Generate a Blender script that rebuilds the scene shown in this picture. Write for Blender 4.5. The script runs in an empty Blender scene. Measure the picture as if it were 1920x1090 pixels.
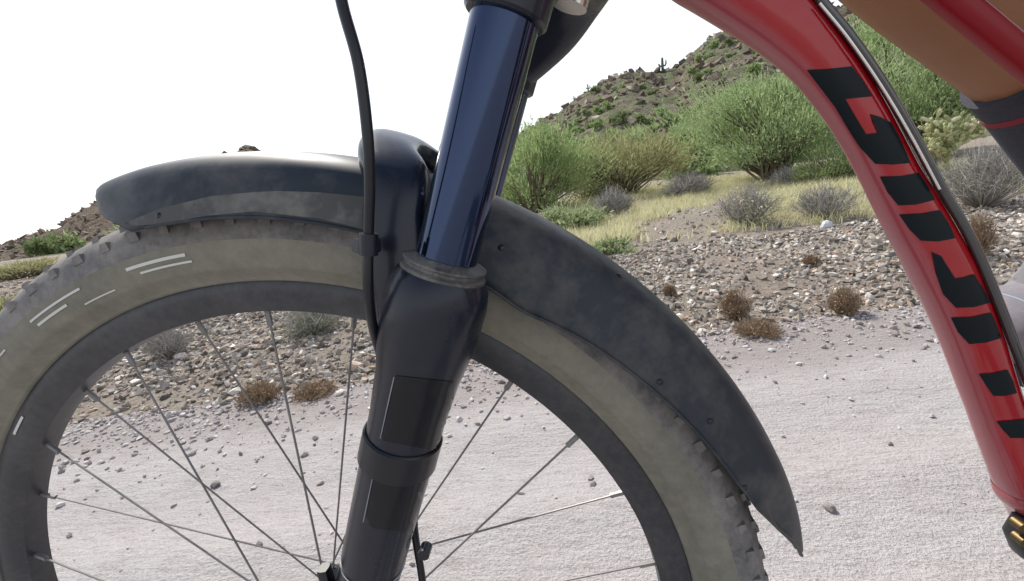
import bpy, bmesh, math, random
import numpy as np
from mathutils import Vector, Matrix
from mathutils.bvhtree import BVHTree

rng = np.random.default_rng(7); random.seed(7)
S = bpy.context.scene; COL = S.collection
PI = math.pi
# ------------------------------------------------------------------ camera (x: bike points to -x, y: away from camera, z: up)
F = 800.0
RW = np.array([[0.98711826, -0.10992081, -0.11625383],
               [0.08727246, -0.23906177, 0.96707445],
               [-0.13409346, -0.96476261, -0.22638917]])
CP = np.array([0.23493816, -0.28985076, 0.71851778])
cam = bpy.data.cameras.new('camera'); camo = bpy.data.objects.new('camera', cam); COL.objects.link(camo)
cam.sensor_width = 36; cam.lens = 36 * F / 1920; cam.clip_start = .01; cam.clip_end = 2000
M = Matrix.Identity(4)
for i in range(3):
    M[i][0] = RW[i, 0]; M[i][1] = -RW[i, 1]; M[i][2] = -RW[i, 2]; M[i][3] = CP[i]
camo.matrix_world = M; S.camera = camo
# ------------------------------------------------------------------ daylight
SUN = Vector((-.38, .50, .80)).normalized()
el = math.asin(SUN.z); az = math.atan2(SUN.x, SUN.y)
W = bpy.data.worlds.new('World'); S.world = W; W.use_nodes = True
nt = W.node_tree; sky = nt.nodes.new('ShaderNodeTexSky'); sky.sky_type = 'NISHITA'; sky.sun_disc = False
sky.sun_elevation = el; sky.sun_rotation = az; sky.dust_density = 1.5; sky.air_density = 1.0; sky.ozone_density = 1.5; sky.altitude = 400
# thin bright haze veil, densest towards the horizon on every side
_tc = nt.nodes.new('ShaderNodeTexCoord'); _sx = nt.nodes.new('ShaderNodeSeparateXYZ'); nt.links.new(_tc.outputs['Generated'], _sx.inputs[0])
_mr = nt.nodes.new('ShaderNodeMapRange'); nt.links.new(_sx.outputs[2], _mr.inputs[0]); _mr.inputs[1].default_value = .30; _mr.inputs[2].default_value = .85; _mr.inputs[3].default_value = .72; _mr.inputs[4].default_value = .0
_mx = nt.nodes.new('ShaderNodeMixRGB'); nt.links.new(_mr.outputs[0], _mx.inputs[0]); nt.links.new(sky.outputs[0], _mx.inputs[1]); _mx.inputs[2].default_value = (7.9, 8.0, 8.1, 1)
nt.links.new(_mx.outputs[0], nt.nodes['Background'].inputs[0]); nt.nodes['Background'].inputs[1].default_value = .13
sl = bpy.data.lights.new('sun', 'SUN'); sl.energy = 4.3; sl.angle = math.radians(.8); sl.color = (1, .95, .87)
so = bpy.data.objects.new('sun', sl); COL.objects.link(so); so.rotation_euler = SUN.to_track_quat('Z', 'Y').to_euler()
S.view_settings.view_transform = 'Standard'; S.view_settings.look = 'None'; S.view_settings.exposure = .40; S.view_settings.gamma = 1

# ------------------------------------------------------------------ measuring helpers
def ray(u, v): return RW @ np.array([(u - 960) / F, (v - 545) / F, 1.])
def at_y(u, v, y): d = ray(u, v); return CP + d * (y - CP[1]) / d[1]
def hash2(ix, iy, s):
    n = (ix * 374761393 + iy * 668265263 + s * 974634777) & 0xffffffff
    n = ((n ^ (n >> 13)) * 1274126177) & 0xffffffff
    return ((n ^ (n >> 16)) & 0xffff) / 65535.
def vn(x, y, s=0):
    x = np.asarray(x, float); y = np.asarray(y, float)
    ix = np.floor(x).astype(np.int64); iy = np.floor(y).astype(np.int64)
    fx = x - ix; fy = y - iy; fx = fx*fx*(3-2*fx); fy = fy*fy*(3-2*fy)
    a = hash2(ix, iy, s); b = hash2(ix+1, iy, s); c = hash2(ix, iy+1, s); d = hash2(ix+1, iy+1, s)
    return (a*(1-fx)+b*fx)*(1-fy) + (c*(1-fx)+d*fx)*fy
def fbm(x, y, s=0, o=4):
    r = 0; a = .5
    for i in range(o): r = r + a * (vn(x, y, s+i) - .5); x = x*2.03; y = y*2.03; a *= .5
    return r
def sm(t): t = np.clip(t, 0, 1); return t*t*(3-2*t)
def edge(x): return np.clip(1.45 + .13*np.asarray(x, float), -9, 2.3) - .55*np.maximum(-2.0-np.asarray(x, float), 0)**1.0 *(np.asarray(x) > -20) - 9.9*(np.asarray(x) <= -20) + .10*fbm(np.asarray(x)*2.2, 0*np.asarray(x), 40, 3)
RP = [(-900, 640), (-400, 575), (0, 466), (80, 438), (103, 438), (140, 405), (195, 380), (280, 345), (380, 315), (440, 289), (460, 284), (480, 290), (560, 318),
      (700, 345), (820, 325), (965, 262), (1005, 240), (1050, 215), (1090, 185), (1140, 154), (1180, 139), (1230, 138), (1270, 130), (1310, 96), (1350, 66),
      (1430, 35), (1500, 20), (1545, 9), (1575, 20), (1640, 5), (1740, 0), (1840, 20), (1905, 50), (1960, 80), (2200, 60), (2700, 200), (3600, 160)]
YR, YB = 95., 26.
_r = np.array([at_y(u, v, YR) for u, v in RP]); RX = _r[:, 0]; RZ = _r[:, 2]
def near_h(x, y):
    d = y - edge(x)
    rut = lambda y0, w_: np.exp(-((y - y0 - .06*x - .05*np.sin(x*.9))/w_)**2)
    h = -.014*rut(.72, .13) - .010*rut(.30, .16) + .008*rut(.52, .06)*(.5 + vn(x*5, y*5, 61)) + .006*fbm(x*7, y*7, 1, 3) + .012*fbm(x*.9, y*1.6, 3, 3)
    h = h + sm(d/.8)*(.07 + .10*fbm(x*1.3, y*1.3, 9, 4)) + sm((d-.6)/2.8)*(.11 + .16*fbm(x*.6, y*.6, 13, 3)) + sm((d-3.5)/16)*.5
    return h
def H(x, y):
    x = np.asarray(x, float); y = np.asarray(y, float)
    zr = np.interp(x*YR/np.clip(y, YB*.8, YR), RX, RZ)
    t = np.clip((y - YB)/(YR - YB), 0, 1); back = np.clip((y - YR)/120., 0, 1)
    hill = zr*(t**1.3) * (1 - .8*sm(back))
    w = sm(t*6)*np.clip((1.02-t)*5, .0, 1)
    hill = hill + w*(3.6*fbm(x*.05, y*.05, 21, 4) + 2.4*fbm(x*.22, y*.22, 25, 4) - 1.0)
    hill = hill + (t > .8)*(1.0*fbm(x*.5, y*.5, 31, 3))
    return near_h(x, np.minimum(y, 30)) + hill
def ground_at(u, v):
    d = ray(u, v); t = .3
    for i in range(1500):
        P = CP + d*t
        if P[2] < float(H(P[0], P[1])): return P[0], P[1], float(H(P[0], P[1]))
        t *= 1.006
    return P[0], P[1], float(H(P[0], P[1]))

# ------------------------------------------------------------------ materials
def mat(name, base=(.5, .5, .5), rough=.6, metal=0, coat=0, spec=.5, coat_rough=.05):
    m = bpy.data.materials.new(name); m.use_nodes = True; b = m.node_tree.nodes['Principled BSDF']
    b.inputs['Base Color'].default_value = (*base, 1); b.inputs['Roughness'].default_value = rough
    b.inputs['Metallic'].default_value = metal; b.inputs['Coat Weight'].default_value = coat
    b.inputs['Coat Roughness'].default_value = coat_rough; b.inputs['Specular IOR Level'].default_value = spec
    return m
def N(m, t): return m.node_tree.nodes.new(t)
def LK(m, a, b): m.node_tree.links.new(a, b)
def B(m): return m.node_tree.nodes['Principled BSDF']
def noise(m, scale, detail=4, rough=.6, vec=None, dist=0):
    n = N(m, 'ShaderNodeTexNoise'); n.inputs['Scale'].default_value = scale; n.inputs['Detail'].default_value = detail
    n.inputs['Roughness'].default_value = rough; n.inputs['Distortion'].default_value = dist
    if vec is None:
        tc = N(m, 'ShaderNodeTexCoord'); vec = tc.outputs['Object']
    LK(m, vec, n.inputs['Vector']); return n.outputs['Fac']
def ramp(m, fac, stops):
    r = N(m, 'ShaderNodeValToRGB'); e = r.color_ramp.elements
    while len(e) < len(stops): e.new(.5)
    for k, (p, c) in enumerate(stops): e[k].position = p; e[k].color = (*c, 1)
    LK(m, fac, r.inputs[0]); return r.outputs[0]
def mix(m, fac, a, b, mode='MIX'):
    n = N(m, 'ShaderNodeMixRGB'); n.blend_type = mode
    for s, v in ((n.inputs[0], fac), (n.inputs[1], a), (n.inputs[2], b)):
        if isinstance(v, (int, float)): s.default_value = v
        elif isinstance(v, tuple): s.default_value = (*v, 1)
        else: LK(m, v, s)
    return n.outputs[0]
def bump(m, h, dist, strength=1.0):
    b = N(m, 'ShaderNodeBump'); b.inputs['Distance'].default_value = dist; b.inputs['Strength'].default_value = strength
    LK(m, h, b.inputs['Height']); LK(m, b.outputs[0], B(m).inputs['Normal']); return b
def dusty(name, base, rough, dust=(.30, .27, .23), amt=.5, sc=25, coat=0, metal=0, spec=.5, lo=.45, hi=.75):
    m = mat(name, base, rough, metal, coat, spec)
    n1 = noise(m, sc, 6, .7); n2 = noise(m, sc*9, 3, .7)
    f = mix(m, .35, n1, n2)
    f = ramp(m, f, [(lo, (0, 0, 0)), (hi, (amt, amt, amt))])
    LK(m, mix(m, f, base, dust), B(m).inputs['Base Color'])
    r = ramp(m, n1, [(.3, (rough*.8,)*3), (.7, (min(1, rough*1.35),)*3)]); LK(m, r, B(m).inputs['Roughness'])
    return m

m_road = mat('road_dirt', rough=.95, spec=.2)
tcr = N(m_road, 'ShaderNodeTexCoord'); mpr = N(m_road, 'ShaderNodeMapping'); mpr.inputs['Scale'].default_value = (.45, 1.6, 1); LK(m_road, tcr.outputs['Object'], mpr.inputs[0])
v = noise(m_road, 1.6, 5, .6, mpr.outputs[0]); v2 = noise(m_road, 30, 6, .75, mpr.outputs[0]); v3 = noise(m_road, 160, 3, .7)
c = ramp(m_road, v, [(.36, (.33, .30, .29)), (.48, (.42, .385, .37)), (.56, (.43, .41, .41)), (.66, (.38, .335, .305))])
c = mix(m_road, .5, c, ramp(m_road, v2, [(.32, (.20, .175, .16)), (.47, (.42, .39, .385)), (.7, (.54, .52, .52))]))
c = mix(m_road, .35, c, ramp(m_road, v3, [(.35, (.22, .20, .18)), (.55, (.5, .47, .46))]))
tc = N(m_road, 'ShaderNodeTexCoord'); sxr = N(m_road, 'ShaderNodeSeparateXYZ'); LK(m_road, tc.outputs['Object'], sxr.inputs[0])
ma = N(m_road, 'ShaderNodeMath'); ma.operation = 'MULTIPLY_ADD'; LK(m_road, sxr.outputs[0], ma.inputs[0]); ma.inputs[1].default_value = -.10; LK(m_road, sxr.outputs[1], ma.inputs[2])
mb = N(m_road, 'ShaderNodeMath'); mb.operation = 'MULTIPLY_ADD'; LK(m_road, noise(m_road, 5, 5, .7), mb.inputs[0]); mb.inputs[1].default_value = .30; LK(m_road, ma.outputs[0], mb.inputs[2])
f = ramp(m_road, mb.outputs[0], [(.0, (0, 0, 0)), (1, (1, 1, 1))]); mr_ = N(m_road, 'ShaderNodeMapRange'); LK(m_road, mb.outputs[0], mr_.inputs[0]); mr_.inputs[1].default_value = 1.13; mr_.inputs[2].default_value = 1.30
c = mix(m_road, mr_.outputs[0], c, mix(m_road, .5, c, (.22, .185, .165)))
LK(m_road, c, B(m_road).inputs['Base Color'])
bump(m_road, mix(m_road, .35, v2, v3), .018, 1.0)

m_verge = mat('verge_soil', rough=.97, spec=.15)
v = noise(m_verge, 1.6, 5, .65); v2 = noise(m_verge, 45, 5, .75)
c = ramp(m_verge, v, [(.3, (.22, .165, .125)), (.5, (.27, .215, .17)), (.68, (.20, .20, .14))])
c = mix(m_verge, .5, c, ramp(m_verge, v2, [(.33, (.10, .08, .07)), (.5, (.30, .26, .22)), (.7, (.46, .43, .40))]))
LK(m_verge, c, B(m_verge).inputs['Base Color']); bump(m_verge, v2, .02, 1)

m_hill = mat('hill_soil', rough=.98, spec=.1)
tc = N(m_hill, 'ShaderNodeTexCoord'); sx = N(m_hill, 'ShaderNodeSeparateXYZ'); LK(m_hill, tc.outputs['Object'], sx.inputs[0])
v = noise(m_hill, .09, 6, .62, tc.outputs['Object']); v2 = noise(m_hill, 1.1, 6, .75, tc.outputs['Object']); v3 = noise(m_hill, .3, 5, .7, tc.outputs['Object'])
c = ramp(m_hill, v, [(.38, (.14, .11, .085)), (.5, (.19, .155, .12)), (.58, (.12, .135, .07))])
c = mix(m_hill, .55, c, ramp(m_hill, v2, [(.36, (.03, .026, .02)), (.48, (.15, .125, .09)), (.64, (.36, .31, .26))]))
g = ramp(m_hill, v3, [(.44, (0, 0, 0)), (.56, (.7, .7, .7))])
mr = N(m_hill, 'ShaderNodeMapRange'); LK(m_hill, sx.outputs[0], mr.inputs[0]); mr.inputs[1].default_value = -75; mr.inputs[2].default_value = -25
g = mix(m_hill, 1.0, g, mr.outputs[0], 'MULTIPLY')
c = mix(m_hill, g, c, (.13, .17, .075))
br = N(m_hill, 'ShaderNodeMapRange'); LK(m_hill, sx.outputs[0], br.inputs[0]); br.inputs[1].default_value = -25; br.inputs[2].default_value = -75
br.inputs[3].default_value = 0; br.inputs[4].default_value = .45
c = mix(m_hill, br.outputs[0], c, (.13, .085, .065))
LK(m_hill, c, B(m_hill).inputs['Base Color']); bump(m_hill, mix(m_hill, .5, v2, v3), 1.3, 1)

def island_mat(name, stops, rough=.9, fine=60, spec=.25, trans=0):
    m = mat(name, rough=rough, spec=spec); gi = N(m, 'ShaderNodeNewGeometry')
    c = ramp(m, gi.outputs['Random Per Island'], stops)
    n = noise(m, fine, 4, .7)
    c = mix(m, .35, c, ramp(m, n, [(.3, (.35, .33, .3)), (.7, (1, 1, 1))]), 'MULTIPLY')
    LK(m, c, B(m).inputs['Base Color'])
    if trans:
        t = N(m, 'ShaderNodeBsdfTranslucent'); LK(m, c, t.inputs[0]); mx = N(m, 'ShaderNodeMixShader'); mx.inputs[0].default_value = trans
        o = m.node_tree.nodes['Material Output']; LK(m, B(m).outputs[0], mx.inputs[1]); LK(m, t.outputs[0], mx.inputs[2]); LK(m, mx.outputs[0], o.inputs[0])
    return m
m_gravel = island_mat('gravel_stone', [(0, (.09, .08, .07)), (.2, (.26, .225, .195)), (.42, (.42, .375, .325)), (.6, (.31, .295, .265)), (.75, (.40, .30, .22)), (.88, (.50, .45, .39)), (1, (.80, .77, .72))], fine=50)
m_pebble = island_mat('road_pebble', [(0, (.22, .19, .18)), (.4, (.42, .38, .37)), (1, (.60, .57, .56))], fine=80)
m_boulder = island_mat('hill_boulder', [(0, (.10, .08, .065)), (.4, (.20, .155, .12)), (.75, (.30, .24, .19)), (1, (.46, .40, .33))], fine=2.5)
def leaf(name, a, b, trans=.42): return island_mat(name, [(0, a), (.5, tuple((p+q)/2 for p, q in zip(a, b))), (1, b)], rough=.75, fine=8, trans=trans)
m_creo = leaf('creosote_leaf', (.24, .33, .13), (.42, .52, .24))
m_creo2 = leaf('olive_leaf', (.28, .28, .13), (.44, .43, .23))
m_palo = leaf('palo_verde_leaf', (.26, .36, .16), (.44, .54, .27))
m_sage = leaf('sage_leaf', (.22, .29, .13), (.42, .48, .27))
m_brush = leaf('hill_brush_leaf', (.15, .20, .085), (.28, .34, .16), .35)
m_grass = leaf('dry_grass', (.52, .50, .27), (.88, .85, .58), .45)
m_twig = island_mat('grey_twig', [(0, (.20, .185, .165)), (.5, (.36, .34, .31)), (1, (.56, .54, .50))], fine=20)
m_weed = leaf('brown_weed', (.28, .19, .12), (.50, .38, .26), .3)
m_wood = island_mat('branch_bark', [(0, (.12, .10, .07)), (1, (.22, .19, .13))], fine=20)
m_cholla = island_mat('cholla_joint', [(0, (.22, .25, .10)), (.6, (.40, .42, .22)), (1, (.62, .60, .40))], fine=15)
m_sag = mat('saguaro_skin', (.09, .13, .06), .8)

# ------------------------------------------------------------------ mesh helpers
def mesh(name, V, Fc, m, parent=None, smooth=False, mats=None):
    me = bpy.data.meshes.new(name); V = np.asarray(V, np.float32)
    if isinstance(Fc, np.ndarray):
        k = Fc.shape[1]; n = len(Fc)
        me.vertices.add(len(V)); me.vertices.foreach_set('co', V.ravel())
        me.loops.add(n*k); me.loops.foreach_set('vertex_index', Fc.astype(np.int32).ravel())
        me.polygons.add(n); me.polygons.foreach_set('loop_start', np.arange(0, n*k, k, dtype=np.int32))
        me.update(calc_edges=True)
    else:
        me.from_pydata([tuple(map(float, p)) for p in V], [], [tuple(map(int, f)) for f in Fc]); me.update()
    me.shade_smooth() if smooth else me.shade_flat()
    me.materials.append(m)
    o = bpy.data.objects.new(name, me); COL.objects.link(o)
    if parent: o.parent = parent; o.matrix_parent_inverse = parent.matrix_world.inverted()
    return o
def tag(o, label=None, cat=None, group=None, kind=None):
    for k, v_ in (('label', label), ('category', cat), ('group', group), ('kind', kind)):
        if v_: o[k] = v_
    return o
def empty(name, loc=(0, 0, 0), parent=None):
    o = bpy.data.objects.new(name, None); COL.objects.link(o); o.location = loc; o.empty_display_size = .05
    if parent: o.parent = parent
    return o
def icos(n=1):
    bm = bmesh.new(); bmesh.ops.create_icosphere(bm, subdivisions=n, radius=1)
    v_ = np.array([q.co[:] for q in bm.verts]); f_ = np.array([[q.index for q in p.verts] for p in bm.faces]); bm.free(); return v_, f_
CUBE = (np.array([[x, y, z] for x in (-.75, .75) for y in (-.75, .75) for z in (-.75, .75)], float), np.array([[0,1,3],[0,3,2],[4,6,7],[4,7,5],[0,4,5],[0,5,1],[2,3,7],[2,7,6],[0,2,6],[0,6,4],[1,5,7],[1,7,3]]))
ICO1 = icos(1); ICO2 = icos(2)
def rots(n, r=rng):
    q = r.normal(size=(n, 4)); q /= np.linalg.norm(q, axis=1)[:, None]; w, x, y, z = q.T
    return np.stack([1-2*(y*y+z*z), 2*(x*y-z*w), 2*(x*z+y*w), 2*(x*y+z*w), 1-2*(x*x+z*z), 2*(y*z-x*w), 2*(x*z-y*w), 2*(y*z+x*w), 1-2*(x*x+y*y)], 1).reshape(n, 3, 3)
def stones(P, size, flat=.6, tmpl=ICO1, jit=.36):
    n = len(P); v_, f_ = tmpl; K = len(v_)
    sc = rng.uniform(.6, 1.3, (n, 3)); sc[:, 2] *= flat**.5; pre = rng.uniform(.55, 1.2, (n, 1, 3))
    vv = v_[None]*(1 + rng.uniform(-jit, jit, (n, K, 1)))*pre + rng.uniform(-jit, jit, (n, K, 3))*.35*(K < 30)
    vv = np.einsum('nij,nkj->nki', rots(n), vv)*sc[:, None]*size[:, None, None]
    a = rng.uniform(0, 2*PI, n); c_, s_ = np.cos(a)[:, None], np.sin(a)[:, None]
    x = vv[..., 0]*c_ - vv[..., 1]*s_; y = vv[..., 0]*s_ + vv[..., 1]*c_
    vv = np.stack([x, y, vv[..., 2]], -1) + P[:, None]
    return vv.reshape(-1, 3), (f_[None] + (np.arange(n)*K)[:, None, None]).reshape(-1, 3)
def blades(P, D, L, Wd, bend=.3):
    """thin triangles/quads growing from P along D"""
    n = len(P); side = np.cross(D, rng.normal(size=(n, 3))); side /= np.linalg.norm(side, axis=1)[:, None] + 1e-9
    Dn = D/(np.linalg.norm(D, axis=1)[:, None] + 1e-9)
    w = (side*Wd[:, None]); mid = P + Dn*(L*.55)[:, None]
    tip = P + Dn*L[:, None] + rng.normal(size=(n, 3))*(L*bend)[:, None]
    V = np.stack([P - w, P + w, mid + w*.7, tip, mid - w*.7], 1).reshape(-1, 3)
    b = np.arange(n)*5
    return V, [f for k in b for f in ((k, k+1, k+2, k+4), (k+4, k+2, k+3))] if n < 1 else np.concatenate([np.stack([b, b+1, b+2], 1), np.stack([b, b+2, b+4], 1), np.stack([b+4, b+2, b+3], 1)])
def leaves(P, L, up=.3):
    """leaf-sized quads, random facing"""
    n = len(P); R_ = rots(n); q = np.array([[-.5, 0, 0], [0, -.28, 0], [.5, 0, 0], [0, .28, 0]])
    V = np.einsum('nij,kj->nki', R_, q)*L[:, None, None] + P[:, None]
    return V.reshape(-1, 3), (np.arange(n)[:, None]*4 + np.arange(4)[None]).astype(int)
def stems(A, Bp, ra, rb):
    """3-sided tapered stems from A to B"""
    n = len(A); D = Bp - A; D /= np.linalg.norm(D, axis=1)[:, None] + 1e-9
    s = np.cross(D, np.array([.3, .5, .8])); s /= np.linalg.norm(s, axis=1)[:, None] + 1e-9; t = np.cross(D, s)
    V = []
    for c0, r in ((A, ra), (Bp, rb)):
        for k in range(3):
            a = k*2*PI/3; V.append(c0 + (s*math.cos(a) + t*math.sin(a))*np.asarray(r)[:, None])
    V = np.stack(V, 1).reshape(-1, 3); b = np.arange(n)*6
    Fq = np.concatenate([np.stack([b+k, b+(k+1) % 3, b+3+(k+1) % 3, b+3+k], 1) for k in range(3)])
    return V, Fq
def tri(Fq): return np.concatenate([Fq[:, [0, 1, 2]], Fq[:, [0, 2, 3]]]) if Fq.shape[1] == 4 else Fq
def join(*vf):
    V = []; Fs = []; o = 0
    for v_, f_ in vf: V.append(v_); Fs.append(tri(f_) + o); o += len(v_)
    return np.concatenate(V), np.concatenate(Fs)

def sweep(path, radii, n=24, up=(0, 1, 0), ex=2.0, cap=True, twist=0):
    """loft a superellipse along a path; radii = list of (a along 'up', b across)"""
    P = [Vector(p) for p in path]; m_ = len(P); V = []; up = Vector(up)
    for i, p in enumerate(P):
        t = (P[min(i+1, m_-1)] - P[max(i-1, 0)]).normalized()
        u_ = (up - t*up.dot(t)).normalized(); w_ = t.cross(u_)
        r = radii[i] if isinstance(radii, list) else radii
        a, b = (r, r) if isinstance(r, (int, float)) else r
        e = ex[i] if isinstance(ex, list) else ex
        for k in range(n):
            th = 2*PI*k/n + twist; c_, s_ = math.cos(th), math.sin(th)
            V.append(p + u_*a*math.copysign(abs(c_)**(2/e), c_) + w_*b*math.copysign(abs(s_)**(2/e), s_))
    Fs = []
    for i in range(m_-1):
        for k in range(n):
            Fs.append((i*n+k, i*n+(k+1) % n, (i+1)*n+(k+1) % n, (i+1)*n+k))
    if cap: Fs.append(tuple(range(n))[::-1]); Fs.append(tuple((m_-1)*n+k for k in range(n)))
    return V, Fs
def joinp(*vf):
    V = []; Fs = []
    for v_, f_ in vf:
        o = len(V); V += list(v_); Fs += [tuple(i+o for i in f) for f in f_]
    return V, Fs
def cr(pts, n=8):
    """Catmull-Rom through points"""
    P = [np.array(p, float) for p in pts]; P = [2*P[0]-P[1]] + P + [2*P[-1]-P[-2]]; out = []
    for i in range(1, len(P)-2):
        for k in range(n):
            t = k/n; a, b, c_, d = P[i-1:i+3]
            out.append(.5*(2*b + (c_-a)*t + (2*a-5*b+4*c_-d)*t*t + (3*b-a-3*c_+d)*t**3))
    out.append(P[-2]); return out
def part(name, vf, m, parent, smooth=True, angle=40):
    o = mesh(name, vf[0], vf[1], m, parent, smooth)
    if smooth:
        bm = bmesh.new(); bm.from_mesh(o.data); bmesh.ops.recalc_face_normals(bm, faces=bm.faces)
        ca = math.cos(math.radians(angle))
        for e in bm.edges:
            if len(e.link_faces) == 2 and e.link_faces[0].normal.dot(e.link_faces[1].normal) < ca: e.smooth = False
        bm.to_mesh(o.data); bm.free()
    return o
def bvh(o):
    me = o.data; return BVHTree.FromPolygons([v_.co for v_ in me.vertices], [tuple(p.vertices) for p in me.polygons])
def decal(name, poly, tree, m, parent, off=.0004, step=9, label=None):
    """flat print: a thin outline laid on a surface"""
    bm = bmesh.new(); vs = [bm.verts.new((u, v_, 0)) for u, v_ in poly]
    f = bm.faces.new(vs)
    us = [p[0] for p in poly]; ws = [p[1] for p in poly]
    for ax, lo, hi in ((0, min(us), max(us)), (1, min(ws), max(ws))):
        k = lo + step
        while k < hi:
            co = (k, 0, 0) if ax == 0 else (0, k, 0); no = (1, 0, 0) if ax == 0 else (0, 1, 0)
            bmesh.ops.bisect_plane(bm, geom=bm.verts[:]+bm.edges[:]+bm.faces[:], plane_co=co, plane_no=no); k += step
    bmesh.ops.triangulate(bm, faces=bm.faces[:])
    bad = []
    for q in bm.verts:
        h, no, i_, dd = tree.ray_cast(Vector(CP), Vector(ray(q.co.x, q.co.y)).normalized())
        if h is None: bad.append(q); continue
        if no.dot(h - Vector(CP)) > 0: no = -no
        q.co = h + no*off
    bmesh.ops.delete(bm, geom=bad, context='VERTS')
    me = bpy.data.meshes.new(name); bm.to_mesh(me); bm.free(); me.materials.append(m); me.shade_smooth()
    o = bpy.data.objects.new(name, me); COL.objects.link(o); o.parent = parent
    if label: o['label'] = label
    return o

# ------------------------------------------------------------------ the ground, as one continuous sheet cut into road, verge and hill
def axis(lo, hi, near, step, growth):
    out = [0.]; s = step
    while out[-1] < hi:
        out.append(out[-1] + s)
        if out[-1] > near: s *= growth
    neg = [0.]; s = step
    while neg[-1] > lo:
        neg.append(neg[-1] - s)
        if neg[-1] < -near: s *= growth
    return np.array(sorted(set(neg + out)))
xs = axis(-420, 460, 4.0, .035, 1.022); ys = axis(-30, 330, 4.5, .03, 1.016); ys = ys[ys > -30]
X, Y = np.meshgrid(xs, ys); Z = H(X, Y)
iy, ix = np.meshgrid(np.arange(len(ys)-1), np.arange(len(xs)-1), indexing='ij')
nx = len(xs); q = np.stack([iy*nx+ix, iy*nx+ix+1, (iy+1)*nx+ix+1, (iy+1)*nx+ix], -1)
cx = (X[:-1, :-1] + X[1:, 1:])/2; cy = (Y[:-1, :-1] + Y[1:, 1:])/2; e = edge(cx)
V = np.stack([X, Y, Z], -1).reshape(-1, 3)
def sub(name, mask, m):
    f = q[mask]; u_, inv = np.unique(f, return_inverse=True)
    return tag(mesh(name, V[u_], inv.reshape(f.shape), m, smooth=True), kind='structure')
sub('dirt_road', cy < e, m_road); sub('ground', (cy >= e) & (cy < 13), m_verge); sub('hill', cy >= 13, m_hill)

# gravel
def scatter(n, x0, x1, dfun, smin, smax, p=2.2, sink=.25, keep=None):
    x = rng.uniform(x0, x1, n); d = dfun(n); y = edge(x) + d
    if keep is not None: k = keep(x, y, d); x, y = x[k], y[k]
    s = smin + (smax-smin)*rng.random(len(x))**p
    return np.stack([x, y, H(x, y) + s*(.45-sink)], 1), s
P1, s1 = scatter(40000, -4, 4.5, lambda n: rng.uniform(-.02, 1.6, n)**1, .004, .023, 3.0, keep=lambda x, y, d: vn(x*3, y*3, 77) + .5*rng.random(len(x)) > .42)
P2, s2 = scatter(42000, -17, 11, lambda n: rng.uniform(1.5, 11, n)**1, .008, .032, 2.8, keep=lambda x, y, d: ((d < 3) | (rng.random(len(x)) < .6)) & ((d < 7) | (x < -3)))
vf = join(stones(P1[::2], s1[::2], .8), stones(P1[1::2], s1[1::2]*.95, .8, CUBE), stones(P2[::2], s2[::2], .8), stones(P2[1::2], s2[1::2], .8, CUBE))
tag(mesh('gravel', *vf, m_gravel), 'loose angular gravel piled along the road edge', 'gravel', kind='stuff')
P3, s3 = scatter(9000, -3.5, 4, lambda n: -rng.exponential(.17, n), .0025, .013, 3.2, sink=.15)
P4, s4 = scatter(600, -3.5, 4, lambda n: -rng.uniform(0, 3, n), .003, .014, 3.0, sink=.15)
tag(mesh('road_gravel', *join(stones(P3, s3, .6), stones(P4, s4, .6)), m_pebble), 'fine pebbles strewn over the pale dirt road', 'gravel', kind='stuff')
P5 = np.stack([rng.uniform(-150, 170, 19000), rng.uniform(12, 98, 19000)], 1)
k = vn(P5[:, 0]*.07, P5[:, 1]*.07, 55) + .25*rng.random(len(P5)) > .42; P5 = P5[k]
s5 = (.12 + .75*rng.random(len(P5))**3)*(P5[:, 1]/95)**.6
tag(mesh('rubble', *stones(np.column_stack([P5, H(P5[:, 0], P5[:, 1]) + s5*.2]), s5, .7, CUBE, .4), m_boulder), 'scattered brown boulders and rubble covering the hill', 'rubble', kind='stuff')

# rocks one can tell apart
ROCKS = [((668, 692), .045, (.58, .45, .36), 'large pale orange rock beside the fork leg in the gravel bank'),
         ((1455, 520), .028, (.62, .58, .54), 'white flat rock lying mid gravel bank, right of the mudguard'),
         ((1385, 425), .035, (.60, .58, .55), 'pale rock at the foot of the grey shrub behind the bank'),
         ((1550, 428), .05, (.62, .62, .66), 'bluish white rock at the top of the gravel bank near the red tube'),
         ((1630, 562), .03, (.66, .62, .58), 'long pale rock beside the brown weed close to the red tube'),
         ((1345, 560), .03, (.45, .33, .29), 'reddish grey rock left of the tallest brown weed'),
         ((1300, 545), .028, (.55, .55, .50), 'pale greenish rock on the bank near the mudguard edge'),
         ((340, 672), .035, (.60, .52, .47), 'light rock high in the gravel seen through the wheel, left part'),
         ((480, 655), .03, (.50, .38, .32), 'reddish rock in the middle of the gravel seen through the wheel'),
         ((640, 740), .022, (.68, .62, .56), 'small cream rock at the road edge left of the fork leg'),
         ((405, 912), .018, (.16, .14, .13), 'dark stone lying alone on the dirt road inside the wheel'),
         ((1555, 958), .013, (.24, .22, .21), 'dark stone on the open road between wheel and red tube'),
         ((1680, 632), .014, (.2, .18, .17), 'dark flat stone on the road near the red tube'),
         ((505, 795), .014, (.2, .17, .16), 'small black stone at the road margin inside the wheel')]
for (u, v_), s, colr, lab in ROCKS:
    x, y, z = ground_at(u, v_); vv, ff = stones(np.zeros((1, 3)), np.array([s]), .62, ICO2, .16)
    mm = dusty('rock_stone', colr, .9, (colr[0]*.6, colr[1]*.55, colr[2]*.5), .8, 30)
    o = tag(mesh('rock', vv, ff, mm), lab, 'rock'); o.location = (x, y, z + s*.25)

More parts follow.
